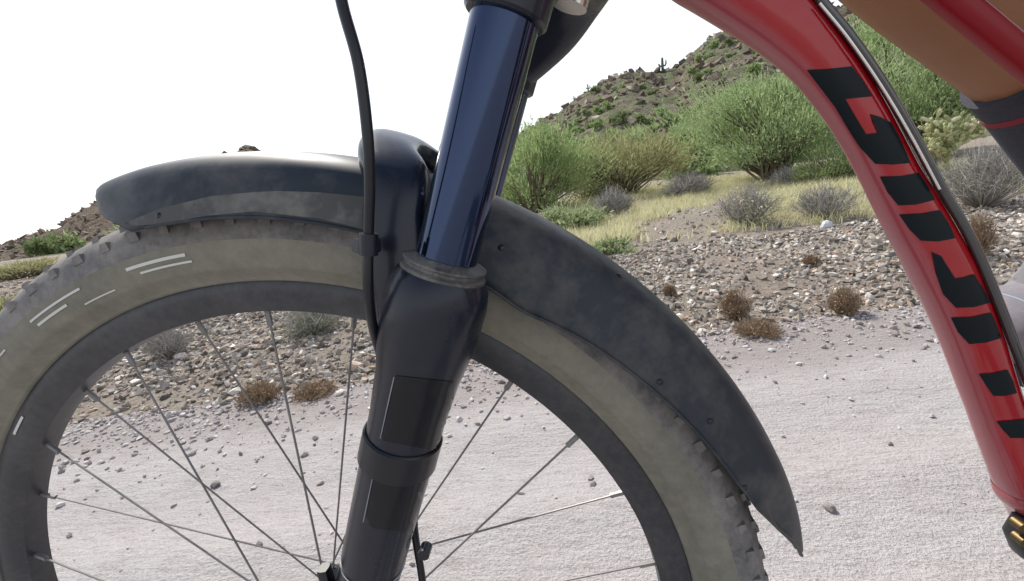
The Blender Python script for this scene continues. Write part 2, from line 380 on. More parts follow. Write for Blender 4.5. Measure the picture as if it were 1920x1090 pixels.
# ------------------------------------------------------------------ plants
def crown_pts(n, rx, ry, rz, clumps, fill=.35):
    c_ = rng.normal(size=(clumps, 3)); c_ /= np.linalg.norm(c_, axis=1)[:, None]; c_ *= rng.uniform(.35, 1.0, (clumps, 1))**.6
    k = rng.integers(0, clumps, n); p = c_[k] + rng.normal(size=(n, 3))*fill*rng.uniform(.5, 1.1, (clumps, 1))[k]
    p[:, 2] = np.where(p[:, 2] < -.95, -.95 + .3*rng.random(n), p[:, 2])
    return p*np.array([rx, ry, rz]) + np.array([0, 0, rz])
def bush(name, u, v_, wpx, hpx, m_leaf, label, cat='bush', n=6000, leafpx=5, clumps=26, group=None, tree=False, feather=1.0, m_st=None, bf=.5):
    x, y, z = ground_at(u, v_); d = (y - CP[1])*1.0; dep = float((RW.T @ (np.array([x, y, z]) - CP))[2]); s = dep/F
    rx = wpx*s/2; rz = hpx*s/2; root = empty(name, (x, y, z - .03))
    P = crown_pts(n, rx, rx*.85, rz*(.72 if tree else .97), clumps, .24)
    if tree: P[:, 2] += rz*.25
    L = leafpx*s*rng.uniform(.6, 1.5, n)
    # sprays: narrow upward blades mixed with leaf quads
    nb = int(n*bf)
    D = P[:nb] - np.array([0, 0, -rz*.3]); D += rng.normal(size=D.shape)*.3*rz; D[:, 2] = np.abs(D[:, 2]) + .3*rz
    vb = blades(P[:nb], D, L[:nb]*2.4*feather, L[:nb]*.16, .2); vl = leaves(P[nb:], L[nb:])
    mesh('crown' if tree else 'foliage', *join(vb, vl), m_leaf, root)
    k = 60; T = P[rng.integers(0, n, k)]; A = np.column_stack([rng.normal(size=(k, 2))*rx*.08, np.zeros(k)])
    Mid = A + (T-A)*.5 + np.array([0, 0, rz*.12]) + rng.normal(size=(k, 3))*rx*.06
    r0 = np.full(k, rx*.02)
    mesh('trunk' if tree else 'branches', *join(stems(A, Mid, r0, r0*.7), stems(Mid, T, r0*.7, r0*.25)), m_st or m_wood, root)
    root['label'] = label; root['category'] = cat
    if group: root['group'] = group
    return root
def twiggy(name, u, v_, wpx, hpx, label, m=m_twig, n=260, group=None, green=None, cat='shrub'):
    x, y, z = ground_at(u, v_); dep = float((RW.T @ (np.array([x, y, z]) - CP))[2]); s = dep/F
    w = wpx*s/2; h = hpx*s; root = empty(name, (x, y, z-.01))
    a = rng.uniform(0, 2*PI, n); t = rng.random(n)**.6
    A = np.column_stack([np.cos(a)*w*.12*t, np.sin(a)*w*.12*t, np.zeros(n)])
    T = np.column_stack([np.cos(a)*w*t, np.sin(a)*w*t, h*(1.0-.45*t**2)*rng.uniform(.55, 1, n)])
    Mi = A + (T-A)*.5 + rng.normal(size=(n, 3))*w*.07; r0 = np.full(n, max(.0014, s*.55))
    segs = [stems(A, Mi, r0, r0*.8), stems(Mi, T, r0*.8, r0*.4)]
    for j in range(4):
        f = rng.uniform(.25, .9, n)[:, None]; S0 = Mi + (T-Mi)*f
        S1 = S0 + rng.normal(size=(n, 3))*w*.17 + np.array([0, 0, h*.10]); S1[:, 2] = np.maximum(S1[:, 2], .01)
        segs.append(stems(S0, S1, r0*.6, r0*.3))
    mesh('twigs', *join(*segs), m, root)
    if green:
        Pl = Mi[rng.integers(0, n, n*5)] + rng.normal(size=(n*5, 3))*np.array([w, w, h])*.22; Pl[:, 2] = np.abs(Pl[:, 2])
        mesh('foliage', *leaves(Pl, 4*s*rng.uniform(.6, 1.4, len(Pl))), green, root)
    root['label'] = label; root['category'] = cat
    if group: root['group'] = group
    return root

# tall green growth in front of the hill
bush('creosote_bush', 1010, 398, 210, 150, m_creo, 'wide bright green creosote bush right behind the mudguard and fork', n=14000, leafpx=4.2)
bush('creosote_bush', 1165, 372, 215, 112, m_creo2, 'olive brown creosote bush between the green bush and the grey shrubs', n=14000, leafpx=4)
bush('palo_verde_tree', 1455, 340, 330, 212, m_palo, 'big soft green palo verde left of the red down tube', 'tree', n=34000, leafpx=4, clumps=40, tree=True)
bush('palo_verde_tree', 1700, 300, 330, 330, m_palo, 'tall green palo verde between the red tube and the leg', 'tree', n=34000, leafpx=4, clumps=44, tree=True)
bush('creosote_bush', 1290, 322, 260, 105, m_creo, 'low green creosote thicket at the foot of the hill', n=5000, leafpx=4)
bush('creosote_bush', 1560, 345, 130, 70, m_brush, 'dark green creosote bush in front of the palo verde', n=4500, leafpx=4)
bush('creosote_bush', 10, 590, 90, 34, m_creo2, 'green bush at the foot of the brown hill, ahead of the tyre', n=4000, leafpx=4)
bush('creosote_bush', 50, 519, 150, 30, m_creo2, 'low olive bush in front of the brown hill beside the tyre', n=3500, leafpx=3.5)
bush('creosote_bush', 780, 405, 240, 90, m_creo, 'green bush hidden behind the fork arch', n=3500, leafpx=4.5)
bush('sage_bush', 965, 400, 95, 58, m_sage, 'pale leafy green bush touching the mudguard edge', n=3200, leafpx=7, clumps=18, bf=.1)
bush('sage_bush', 1065, 432, 120, 52, m_sage, 'low pale green bush spilling over the gravel behind the mudguard', n=3600, leafpx=7, clumps=20, bf=.1)
bush('sage_bush', 1150, 470, 90, 26, m_sage, 'flat small green bush on the gravel bank beside the mudguard', n=1500, leafpx=6, clumps=12, bf=.1)
twiggy('dry_shrub', 1150, 410, 82, 62, 'grey dry shrub standing left of the yellow grass')
twiggy('dry_shrub', 1290, 368, 100, 45, 'round grey dry shrub behind the yellow grass')
twiggy('dry_shrub', 1400, 422, 120, 78, 'spiky grey shrub in the middle of the yellow grass', green=m_grass)
twiggy('dry_shrub', 1545, 412, 110, 72, 'grey twiggy shrub in front of the red down tube', n=220)
twiggy('dry_shrub', 1490, 350, 100, 42, 'small grey shrub under the palo verde', n=200)
twiggy('dry_shrub', 1840, 388, 150, 120, 'wide grey shrub between the red tube and the sock', n=420)
twiggy('dry_shrub', 1720, 330, 90, 70, 'grey shrub in the shade of the pale cholla', n=200)
twiggy('dry_shrub', 322, 668, 85, 62, 'dark grey shrub on the gravel seen through the wheel', n=240)
twiggy('dry_shrub', 590, 622, 120, 62, 'grey shrub with pale twigs under the rim near the hose', n=260, green=m_sage)
for (u, v_, w, h, lab) in [(1378, 600, 62, 70, 'tallest brown dried weed on the bank right of the mudguard'), (1582, 590, 60, 62, 'brown dried weed on the bank near the red tube'),
                           (1420, 628, 90, 32, 'low reddish weed at the road edge below the tallest weed'), (1255, 555, 26, 28, 'tiny orange weed next to the mudguard edge'),
                           (490, 752, 85, 44, 'rusty brown weed clump at the road edge seen through the wheel'), (590, 742, 90, 24, 'flat rusty weed beside the fork leg at the road edge'),
                           (1520, 497, 30, 22, 'small dark weed in the middle of the gravel bank'), (1830, 480, 60, 90, 'tall brown dried weed between the red tube and the shoe')]:
    twiggy('dry_weed', u, v_, w, h, lab, m=m_weed, n=190, cat='weed', green=m_weed)
def cholla(u, v_, wpx, hpx, label):
    x, y, z = ground_at(u, v_); dep = float((RW.T @ (np.array([x, y, z]) - CP))[2]); s = dep/F
    root = empty('cholla_cactus', (x, y, z-.02)); w = wpx*s/2; h = hpx*s
    joints = []; tips = [(np.zeros(3), np.array([0, 0, 1.]), h*.17, .045*w*1.4)]
    for lev in range(7):
        new = []
        for p, d, L, r in tips:
            e_ = p + d*L; pts = [p + (e_-p)*t for t in (0, .2, .5, .8, 1)]
            joints.append(sweep(pts, [r*.6, r, r*1.1, r, r*.35], 7, up=(.2, 1, .1)))
            for k in range(rng.integers(2, 4) if lev < 4 else 2):
                dd = d*.55 + rng.normal(size=3)*.75; dd[2] = abs(dd[2])*.7 + .15; dd /= np.linalg.norm(dd)
                new.append((e_, dd, L*rng.uniform(.72, .98), r*.9))
        tips = new
    vf_ = joinp(*joints); V_ = np.array([list(q_) for q_ in vf_[0]])
    V_[:, 0] *= w/max(1e-6, np.abs(V_[:, 0]).max()); V_[:, 2] *= h/max(1e-6, V_[:, 2].max())
    o = mesh('stem_joints', V_, vf_[1], m_cholla, root, False); root['label'] = label; root['category'] = 'cactus'
    V2 = V_[rng.integers(0, len(V_), 5000)]; mesh('spines', *blades(V2, rng.normal(size=V2.shape), np.full(5000, 4*s), np.full(5000, .3*s)), m_grass, root)
cholla(1772, 330, 130, 125, 'pale jointed cholla cactus seen between the red tube and the sock')
cholla(1690, 262, 60, 60, 'smaller cholla cactus higher up beside the red tube')

# grass
gx = rng.uniform(.2, 6.5, 13000); gy = rng.uniform(3.5, 11, 13000)
kk = vn(gx*1.5, gy*1.2, 91) + .3*rng.random(len(gx)) > .60; gx, gy = gx[kk], gy[kk]
T_ = np.column_stack([gx, gy, H(gx, gy)]); rep = 9
Pg = np.repeat(T_, rep, 0) + rng.normal(size=(len(T_)*rep, 3))*np.array([.035, .035, .0]); Dg = rng.normal(size=Pg.shape)*.45; Dg[:, 2] = 1
tag(mesh('grass', *blades(Pg, Dg, rng.uniform(.05, .15, len(Pg)), np.full(len(Pg), .0028), .25), m_grass), 'short pale yellow dry grass behind the gravel bank', 'grass', kind='stuff')

# brush on the hill: individual shrubs sharing meshes, plus a low mass
protos = []
for k in range(6):
    P = crown_pts(420, 1, .9, .62, 9, .24); vf_ = join(blades(P, rng.normal(size=P.shape) + np.array([0, 0, 1.2]), np.full(420, .42), np.full(420, .055), .2), leaves(P, rng.uniform(.14, .34, 420)))
    A = np.zeros((14, 3)); st = stems(A, P[:14], np.full(14, .03), np.full(14, .01))
    r_ = empty('desert_shrub'); mesh('foliage', *vf_, [m_brush, m_creo, m_palo][k % 3], r_); mesh('branches', st[0], st[1], m_wood, r_); protos.append(r_)
cnt = 0; used = [False]*6
for att in range(4000):
    if cnt >= 292: break
    x = float(rng.uniform(-70, 130)); y = float(9 + 84*rng.random()**1.15)
    if x < -30 and rng.random() < (.95 if y > 30 else .9): continue
    t = (y-9)/84
    if rng.random() > 1.05 - .6*t or float(vn(x*.1, y*.1, 88)) < .30: continue
    c_ = RW.T @ (np.array([x, y, float(H(x, y))]) - CP); u = 960 + F*c_[0]/c_[2]
    if u < -80 or u > 2000: continue
    k = cnt % 6; src = protos[k]
    if not used[k]: o = src; used[k] = True
    else:
        o = src.copy(); COL.objects.link(o)
        for ch in src.children:
            c2 = ch.copy(); COL.objects.link(c2); c2.parent = o
    sc = float(rng.uniform(.45, 1.15)) if y > 50 else float(rng.uniform(.55, 1.7)) if y > 22 else float(rng.uniform(.3, .7)); o.location = (x, y, float(H(x, y)) - .1); o.rotation_euler = (0, 0, float(rng.uniform(0, 6.28))); o.scale = (sc, sc, sc*float(rng.uniform(.75, 1.2)))
    sz = 'tiny' if sc < .65 else 'small' if sc < .9 else 'bigger'
    zone = ('before the hill' if y < 20 else 'at the hill foot' if y < 34 else 'low on the hillside' if y < 48 else 'half way uphill' if y < 64 else 'high uphill' if y < 80 else 'close under the crest')
    side = ('left of the mudguard tip' if u < 240 else 'behind the front mudguard' if u < 700 else 'behind the fork' if u < 985 else 'just right of the fork' if u < 1110 else 'between fork and red tube' if u < 1260 else 'left of the red tube' if u < 1400 else 'behind the red tube' if u < 1600 else 'between red tube and shin' if u < 1760 else 'past the sock')
    tag(o, '%s %s desert shrub %s, %s' % (sz, ['dark green', 'bright green', 'soft green'][k % 3], zone, side), 'shrub', 'desert shrubs dotted over the hillside'); cnt += 1
def saguaro(u, v_, hpx, label):
    d = ray(u, v_+6); x = CP[0] + d[0]*(YR-1-CP[1])/d[1]; y = YR-1; z = float(H(x, y)); s = (y/ (RW.T@(np.array([x, y, z])-CP))[2]); s = float((RW.T@(np.array([x, y, z])-CP))[2])/F
    h = hpx*s; r = h*.09; root = empty('saguaro_cactus', (x, y, z-.2))
    part('stem', sweep([(0, 0, 0), (0, 0, h*.5), (0, 0, h*.93), (0, 0, h)], [r, r*1.05, r*.9, r*.3], 12), m_sag, root)
    for sg in (-1, 1): part('arm', sweep([(0, 0, h*.42), (sg*r*2.2, 0, h*.45), (sg*r*2.8, 0, h*.58), (sg*r*2.8, 0, h*(.72+.1*sg))], [r*.6, r*.65, r*.65, r*.3], 10), m_sag, root)
    tag(root, label, 'cactus')
saguaro(1243, 135, 26, 'tallest saguaro cactus standing on the hill ridge'); saguaro(1104, 178, 14, 'small lone saguaro on the lower ridge line'); saguaro(1078, 196, 10, 'tiniest saguaro, lowest on the ridge line')

# ------------------------------------------------------------------ bicycle
m_black = dusty('black_satin_paint', (.007, .010, .020), .27, (.14, .13, .12), .05, 14, coat=.1, spec=.35)
m_stan = mat('black_stanchion_coating', (.020, .036, .085), .10, .85, .4)
m_plast = dusty('mudguard_plastic', (.022, .028, .036), .46, (.19, .175, .155), .42, 6, spec=.3, lo=.46, hi=.66)
m_plast_in = dusty('mudguard_dusty_side', (.15, .15, .13), .6, (.06, .06, .06), .8, 7, spec=.3, lo=.42, hi=.52)
m_tyre = dusty('dusty_tyre_rubber', (.085, .085, .09), .8, (.30, .275, .25), .75, 16, spec=.3, lo=.35, hi=.6)
m_wall = dusty('dusty_tyre_sidewall', (.14, .135, .11), .75, (.25, .235, .19), .8, 12, spec=.3, lo=.35, hi=.6)
m_rim = dusty('black_rim', (.022, .024, .030), .38, (.22, .20, .18), .25, 18)
m_hose = mat('hose_rubber', (.008, .009, .013), .32, 0, 0, .4)
m_spoke = dusty('dusty_spoke', (.16, .15, .15), .4, (.34, .31, .29), .7, 30, metal=.3)
m_steel = mat('bare_steel', (.62, .62, .60), .25, 1)
m_seal = dusty('fork_seal_rubber', (.055, .055, .055), .5, (.30, .28, .24), .7, 60)
m_print = mat('black_print', (.004, .008, .011), .35, 0, 0, .16)
m_darkprint = mat('dark_grey_print', (.004, .005, .008), .25, 0, 0, .32)
m_white = mat('pale_print', (.55, .56, .52), .5)
m_red = dusty('red_frame_paint', (.31, .001, .006), .16, (.42, .16, .14), .10, 9, coat=.5, spec=.3, lo=.5, hi=.85)
m_red2 = mat('dark_red_paint', (.20, .002, .008), .38, 0, .08, .25)

gn = N(m_red, 'ShaderNodeNewGeometry'); vm = N(m_red, 'ShaderNodeVectorMath'); vm.operation = 'DOT_PRODUCT'; LK(m_red, gn.outputs['Normal'], vm.inputs[0]); vm.inputs[1].default_value = (-.80, -.25, -.54)  # dusty pink by normal: ground reflection on the lower bevel painted into the red
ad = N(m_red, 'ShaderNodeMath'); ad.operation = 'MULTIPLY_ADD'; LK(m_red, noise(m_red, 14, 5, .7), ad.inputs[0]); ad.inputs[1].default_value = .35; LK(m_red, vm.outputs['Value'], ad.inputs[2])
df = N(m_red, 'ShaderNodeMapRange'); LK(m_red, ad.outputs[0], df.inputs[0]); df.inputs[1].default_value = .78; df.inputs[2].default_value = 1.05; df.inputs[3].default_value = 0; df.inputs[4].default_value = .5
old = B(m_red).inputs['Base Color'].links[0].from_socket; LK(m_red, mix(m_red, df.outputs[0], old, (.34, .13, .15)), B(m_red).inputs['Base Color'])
bike = empty('bicycle'); tag(bike, 'red and black mountain bike with a black front mudguard and red down tube', 'bicycle')
HUB = np.array([0, 0, .37])
def lathe(prof, n=128, cyl=False, c=HUB):
    """prof: (y, r) closed or open profile revolved about the wheel axle"""
    V_ = []; m_ = len(prof)
    for i in range(n):
        a = 2*PI*i/n
        for y, r in prof: V_.append((c[0] - r*math.cos(a), c[1] + y, c[2] + r*math.sin(a)))
    Fs = [(i*m_+k, i*m_+k+1, ((i+1) % n)*m_+k+1, ((i+1) % n)*m_+k) for i in range(n) for k in range(m_-1)]
    return V_, Fs
def make_wheel(c, tyre_mat=True):
    w = empty('wheel', (0, 0, 0), bike)
    side = [(-.0135, .312), (-.0155, .3128), (-.0162, .3142), (-.0166, .3152), (-.0195, .318), (-.0228, .3225), (-.0236, .3232), (-.0243, .3250), (-.0258, .3300), (-.0265, .335), (-.0262, .343)]
    tread = [(-.0262, .343), (-.0245, .352), (-.0195, .3600), (-.0120, .3655), (-.004, .3678)]
    tprof = tread + [(-y, r) for y, r in tread[::-1]]
    ty = part('tyre', lathe(tprof, 160, c=c), m_tyre, w, angle=60)
    part('sidewall', lathe(side, 160, c=c), m_wall, w, angle=60); part('sidewall', lathe([(-y, r) for y, r in side[::-1]], 160, c=c), m_wall, w, angle=60)
    # knobs, joined in one piece
    kn = []
    def knob(th, y0, y1, r, h, dth):
        a0, a1 = th - dth, th + dth; vs = []
        for rr, ins in ((r-.003, 0), (r+h, .12)):
            for yy in (y0 + (y1-y0)*ins, y1 - (y1-y0)*ins):
                for aa in (a0 + (a1-a0)*ins, a1 - (a1-a0)*ins):
                    vs.append((c[0] - rr*math.cos(aa), c[1]+yy, c[2] + rr*math.sin(aa)))
        return vs, [(4, 5, 7, 6), (0, 1, 5, 4), (2, 6, 7, 3), (0, 4, 6, 2), (1, 3, 7, 5)]
    n = 92
    for i in range(n):
        th = 2*PI*i/n
        for sg in (-1, 1):
            kn.append(knob(th + (.5*sg+.5)*PI/n, *sorted((sg*.0248, sg*.0185)), .3555, .0030, .0125 if i % 2 else .010))
            kn.append(knob(th + PI/n*.8, *sorted((sg*.0145, sg*.0075)), .3635, .0034, .010))
        kn.append(knob(th, -.0045, .0045, .3672, .003, .009))
    o = part('tread_knobs', joinp(*kn), m_tyre, w, smooth=False); o['kind'] = 'stuff'
    rim = [(-.0135, .312), (-.0150, .309), (-.0150, .303), (-.0135, .296), (-.009, .2885), (0, .2872), (.009, .2885), (.0135, .296), (.0150, .303), (.0150, .309), (.0135, .312)]
    rm = part('rim', lathe(rim, 160, c=c), m_rim, w, angle=35)
    part('hub', sweep([(c[0], -.05, c[2]), (c[0], -.034, c[2]), (c[0], -.032, c[2]), (c[0], -.026, c[2]), (c[0], -.02, c[2]), (c[0], .02, c[2]), (c[0], .026, c[2]), (c[0], .032, c[2]), (c[0], .05, c[2])],
         [.010, .010, .024, .024, .012, .012, .024, .024, .010], 32, up=(0, 0, 1)), m_black, w, angle=30)
    sp = None
    for i in range(28):
        th = 2*PI*i/28 + .06; sg = -1 if i % 2 else 1; cross = (.95 if (i//2) % 2 else -.95)
        a = Vector((c[0] - .022*math.cos(th+cross), sg*.029, c[2] + .022*math.sin(th+cross))); b = Vector((c[0] - .288*math.cos(th), sg*.003, c[2] + .288*math.sin(th)))
        nip = a + (b-a)*.955
        part('spoke', joinp(sweep([a, nip], .00085, 6, up=(0, 1, .2)), sweep([nip, b], .0021, 6, up=(0, 1, .2))), m_spoke, w)
    return w, ty, rm
wf, tyre, rim = make_wheel(HUB); wf.name = 'front_wheel'
sw = [o for o in wf.children if o.name.startswith('sidewall')][0]
T_wall = bvh(sw); T_rim = bvh(rim)
def arcprint(a0, a1, r, wd, tree, m, name, off=-.0006, n=14):
    V_ = []
    for i in range(n+1):
        a = math.radians(a0 + (a1-a0)*i/n)
        for rr in (r-wd/2, r+wd/2):
            p = Vector((HUB[0] - rr*math.cos(a), -.2, HUB[2] + rr*math.sin(a)))
            h, no, _, _ = tree.ray_cast(p, Vector((0, 1, 0))); V_.append((h.x, h.y+off, h.z))
    return mesh(name, V_, [(2*i, 2*i+1, 2*i+3, 2*i+2) for i in range(n)], m, wf, True)
for a0, a1, r, wd in [(80, 88, .3365, .0022), (81.5, 88.5, .3315, .0015), (64, 73, .3375, .0016), (64.5, 70, .3325, .0018), (46, 58, .336, .0013), (40, 50, .3285, .0012), (72, 77, .327, .001)]:
    arcprint(a0, a1, r, wd, T_wall, m_white, 'sidewall_print')
arcprint(43.5, 47.5, .3055, .0022, T_rim, m_white, 'rim_print')

# fork
P0 = at_y(697, 1060, -.07); P1_ = at_y(950, 25, -.07); AX = P1_ - P0; AX /= np.linalg.norm(AX)   # direction of the legs
def onleg(z, y=-.07):
    return P0 + AX*((z - P0[2])/AX[2]) + np.array([-.012*(y > 0), y+.07, 0])
fork = empty('fork', (0, 0, 0), bike)
for sg in (-1, 1):
    y = .07*sg
    ps = [onleg(z, y) for z in (.66, .70, .76, .82, .86)]
    st = part('stanchion', sweep(ps, .0163, 40), m_stan, fork)
    zs = [.31, .36, .42, .49, .56, .60, .625, .640, .655, .668, .676, .681]
    rs = [.016, .0185, .0192, .0203, .0215, .0222, .0240, .0265, .0280, .0280, .0265, .0235]
    lw = part('lower_leg', sweep([onleg(z, y) for z in zs], rs, 40), m_black, fork, angle=60)
    if sg < 0: LOW = lw; STN = st
    s0 = .6805
    part('wiper_seal', sweep([onleg(z, y) for z in (s0, s0+.002, s0+.003, s0+.0045, s0+.0052, s0+.0062, s0+.0075, s0+.0085)], [.0232, .0232, .0215, .0215, .0225, .0225, .0196, .0172], 40), m_seal, fork, angle=25)
    part('dropout', sweep([onleg(.33, y*.98), onleg(.345, y*.96) + np.array([-.02, 0, .0]), (0, y*.86, .37)], [(.008, .016), (.008, .018), (.007, .014)], 20), m_black, fork)
# band and guide on the near leg
zc = onleg(.575)[2]
zb = float(at_y(745, 838, -.07)[2])
part('band', sweep([onleg(zb-.0085), onleg(zb-.0075), onleg(zb+.0085), onleg(zb+.0095)], [.0222, .0236, .0236, .0226], 40), m_hose, fork, angle=30)
part('seam_ring', sweep([onleg(.4985), onleg(.4995)], .0210, 40), m_steel, fork)
pb = at_y(611, 1078, -.075); part('hose_guide', sweep([pb + np.array([0, 0, -.02]), pb + np.array([0, 0, .006])], [(.004, .0035), (.004, .0035)], 8, ex=5), m_hose, fork)
pb = at_y(797, 1033, -.06); part('bolt', sweep([pb + np.array([0, -.004, 0]), pb + np.array([0, .004, 0])], .004, 12, up=(0, 0, 1)), m_black, fork)
m_edge = mat('grey_print', (.22, .23, .24), .5)
T_low = bvh(LOW)
for poly in ([(742, 704), (852, 716), (848, 770), (832, 848), (718, 826)], [(706, 884), (722, 876), (800, 892), (790, 930), (778, 1000), (700, 990), (684, 975)]):
    decal('leg_panel', poly, T_low, m_darkprint, fork, label='glossy black panel')
for poly in ([(739, 706), (741, 706), (715, 822), (713.5, 822)], [(701.5, 884), (703, 884), (683, 978), (681.5, 978)]):
    decal('leg_panel_edge', poly, T_low, m_edge, fork, .0006)
# arch: up from the near leg, over the wheel and down to the far leg
A = at_y(752, 600, -.066); Bp = at_y(757, 330, -.066)
arch_pts = [onleg(.640, -.066) + np.array([-.010, 0, 0]), onleg(.668, -.066) + np.array([-.018, 0, 0]), at_y(742, 420, -.062), at_y(748, 345, -.056)]
top0 = at_y(757, 292, 0)
arch_pts += [np.array([top0[0]+.004, -.040, top0[2]-.004]), np.array([top0[0], -.018, top0[2]+.004]), top0 + np.array([0, 0, .006])]
half = cr(arch_pts, 6); full = half + [p*np.array([1, -1, 1]) for p in half[::-1][1:]]
m_ = len(full); rr = []
for i, p in enumerate(full):
    t = abs(i/(m_-1)*2-1); rr.append((.0085 + .003*t, .0165 + .001*t))
dirx = (AX[0], 0, AX[2])
V_, Fs_ = [], []
def arch_sweep(pts, rad, n=28, ex=3.0):
    P = [Vector(p) for p in pts]; V_ = []; mm = len(P)
    for i, p in enumerate(P):
        t = (P[min(i+1, mm-1)] - P[max(i-1, 0)]).normalized(); fw = Vector((AX[2], 0, -AX[0])); fw = (fw - t*fw.dot(t)).normalized(); th_ = t.cross(fw)
        a, b = rad[i]
        for k in range(n):
            th = 2*PI*k/n; c_, s_ = math.cos(th), math.sin(th)
            V_.append(p + th_*a*math.copysign(abs(c_)**(2/ex), c_) + fw*b*math.copysign(abs(s_)**(2/ex), s_))
    Fs = [(i*n+k, i*n+(k+1) % n, (i+1)*n+(k+1) % n, (i+1)*n+k) for i in range(mm-1) for k in range(n)] + [tuple(range(n))[::-1], tuple((mm-1)*n+k for k in range(n))]
    return V_, Fs
arch = part('arch', arch_sweep(full, rr), m_black, fork, angle=50)
# crown
zt = .797
for sg in (-1, 1):
    y = .07*sg; z0 = float(at_y(950, 38, -.07)[2])
    part('crown_clamp', sweep([onleg(z0, y), onleg(z0+.0012, y), onleg(z0+.02, y), onleg(z0+.05, y), onleg(z0+.054, y)], [.0185, .0198, .0202, .0206, .018], 40), m_black, fork, angle=35)
cz = at_y(1065, 28, 0)
cp_ = [onleg(z0+.016, -.07), np.array([cz[0]-.012, -.045, cz[2]+.012]), np.array([cz[0]+.004, -.02, cz[2]+.019]), np.array([cz[0]+.006, 0, cz[2]+.020]), np.array([cz[0]+.004, .02, cz[2]+.019]), np.array([cz[0]-.010, .045, cz[2]+.008]), onleg(z0+.014, .07)]
cp_ = cr(cp_, 6); mmc = len(cp_); part('crown', arch_sweep(cp_, [(.013 + .004*abs(2*i/(mmc-1)-1), .017 + .008*(1-abs(2*i/(mmc-1)-1))) for i in range(mmc)], 28, 2.8), m_black, fork, angle=50)
sb = Vector(cz) + Vector((0, -.012, .0)); aw = Vector(AX)
part('steerer_bore', sweep([sb + aw*.0, sb + aw*.009], [.0105, .0105], 32), m_steel, fork)
part('steerer', sweep([sb + aw*.02, sb + aw*.20], .0143, 32), m_black, fork)

# mudguard: one thin arched shell following the tyre from ahead of the arch to its rear point
m_n = 150; ns = 23; th0, th1 = 79.0, 172.7
low_t = [76, 85, 100, 110, 124, 127, 134, 144, 156, 160, 164, 168, 172.7]; low_r = [.368, .357, .358, .357, .350, .347, .353, .358, .364, .368, .376, .386, .3955]
def guard_pt(s, th, inset=0):
    """s in -1..1 across, th in degrees along"""
    rl = float(np.interp(th, low_t, low_r)); a = abs(s); rc = .3985 - inset
    yh = .041*min(1, max(.0, (172.9-th)/13))**.55*min(1, .55+.45*max(0, (th-th0)/7)**.5)
    front = min(1., max(0., (118-th)/12)); 
    if a < .5: f = a/.5; y = .80*math.sin(f*1.25)/math.sin(1.25)*yh; r = rc - (.0225*f**2.6)
    else: f = (a-.5)/.5; y = (.80 + .20*f**.8)*yh; r = (rc-.0225)*(1-f) + (rl + inset*.4)*f
    cut = 0
    if th > 155 and r < rl: r = rl
    r = max(r, rl)
    return y*(1 if s > 0 else -1) * (1-inset*20), r
V_ = []
for i in range(m_n+1):
    for j in range(ns):
        s = -1 + 2*j/(ns-1); st_ = th0 + 6.0*abs(s)**2.6; en_ = th1
        th = st_ + (en_-st_)*i/m_n; y, r = guard_pt(s, th); a = math.radians(th)
        V_.append((HUB[0] - r*math.cos(a), y, HUB[2] + r*math.sin(a)))
Fs_ = [(i*ns+j, i*ns+j+1, (i+1)*ns+j+1, (i+1)*ns+j) for i in range(m_n) for j in range(ns-1)]
guard = part('mudguard', (V_, Fs_), m_plast, bike, angle=38)
sd = guard.modifiers.new('thickness', 'SOLIDIFY'); sd.thickness = .0016; sd.offset = 0
guard['label'] = 'dusty black plastic mudguard clipped under the fork arch'
T_g = bvh(guard)
gp = [(238, 420), (300, 393), (400, 369), (480, 362), (520, 360), (600, 362), (688, 371), (688, 432), (600, 411), (480, 398), (390, 406), (300, 422), (255, 424)]
decal('mudguard_side_panel', gp, T_g, m_plast_in, bike, .0012, 12, 'dusty grey lower side of the mudguard')
for t in (108, 113, 121):
    pass
def skirt(a0, a1, off=.0006, n=60):
    out = []
    for i in range(n+1):
        th = a0 + (a1-a0)*i/n; y, r = guard_pt(-1, th); a = math.radians(th); out.append((HUB[0] - r*math.cos(a), y - off, HUB[2] + r*math.sin(a)))
    return out
part('mudguard_rolled_edge', sweep(skirt(87, 171), .0011, 8, up=(0, 1, .01)), m_plast, bike)
for (u, v_) in ((1160, 519), (940, 465), (1236, 716), (1330, 790), (1395, 915), (300, 405)):
    h, no, _, _ = T_g.ray_cast(Vector(CP), Vector(ray(u, v_)).normalized())
    if h is not None:
        if no.dot(h-Vector(CP)) > 0: no = -no
        part('mudguard_rivet', sweep([h - no*.001, h + no*.0012, h + no*.002], [.0023, .0021, .0008], 12, up=(.3, .2, 1)), m_black, bike)
# brake hose
hp = [at_y(625, -120, -.090), at_y(640, 0, -.092), at_y(672, 120, -.094), at_y(689, 250, -.094), at_y(693, 350, -.092), at_y(691, 440, -.090), at_y(692, 560, -.090), at_y(712, 660, -.072),
      at_y(765, 800, -.050), at_y(772, 900, -.048), at_y(778, 1000, -.050), at_y(792, 1090, -.055), at_y(800, 1200, -.06)]
part('brake_hose', sweep(cr(hp, 8), .0026, 14, up=(0, 1, .01)), m_hose, bike)
hc = at_y(680, 458, -.090); hc2 = at_y(700, 462, -.082)
part('hose_clip', joinp(sweep([at_y(691, 438, -.090), at_y(691, 478, -.090)], .0046, 16), sweep([at_y(668, 462, -.090), at_y(708, 458, -.08)], [(.0045, .0035), (.003, .004)], 12, ex=4)), m_black, bike, angle=35)

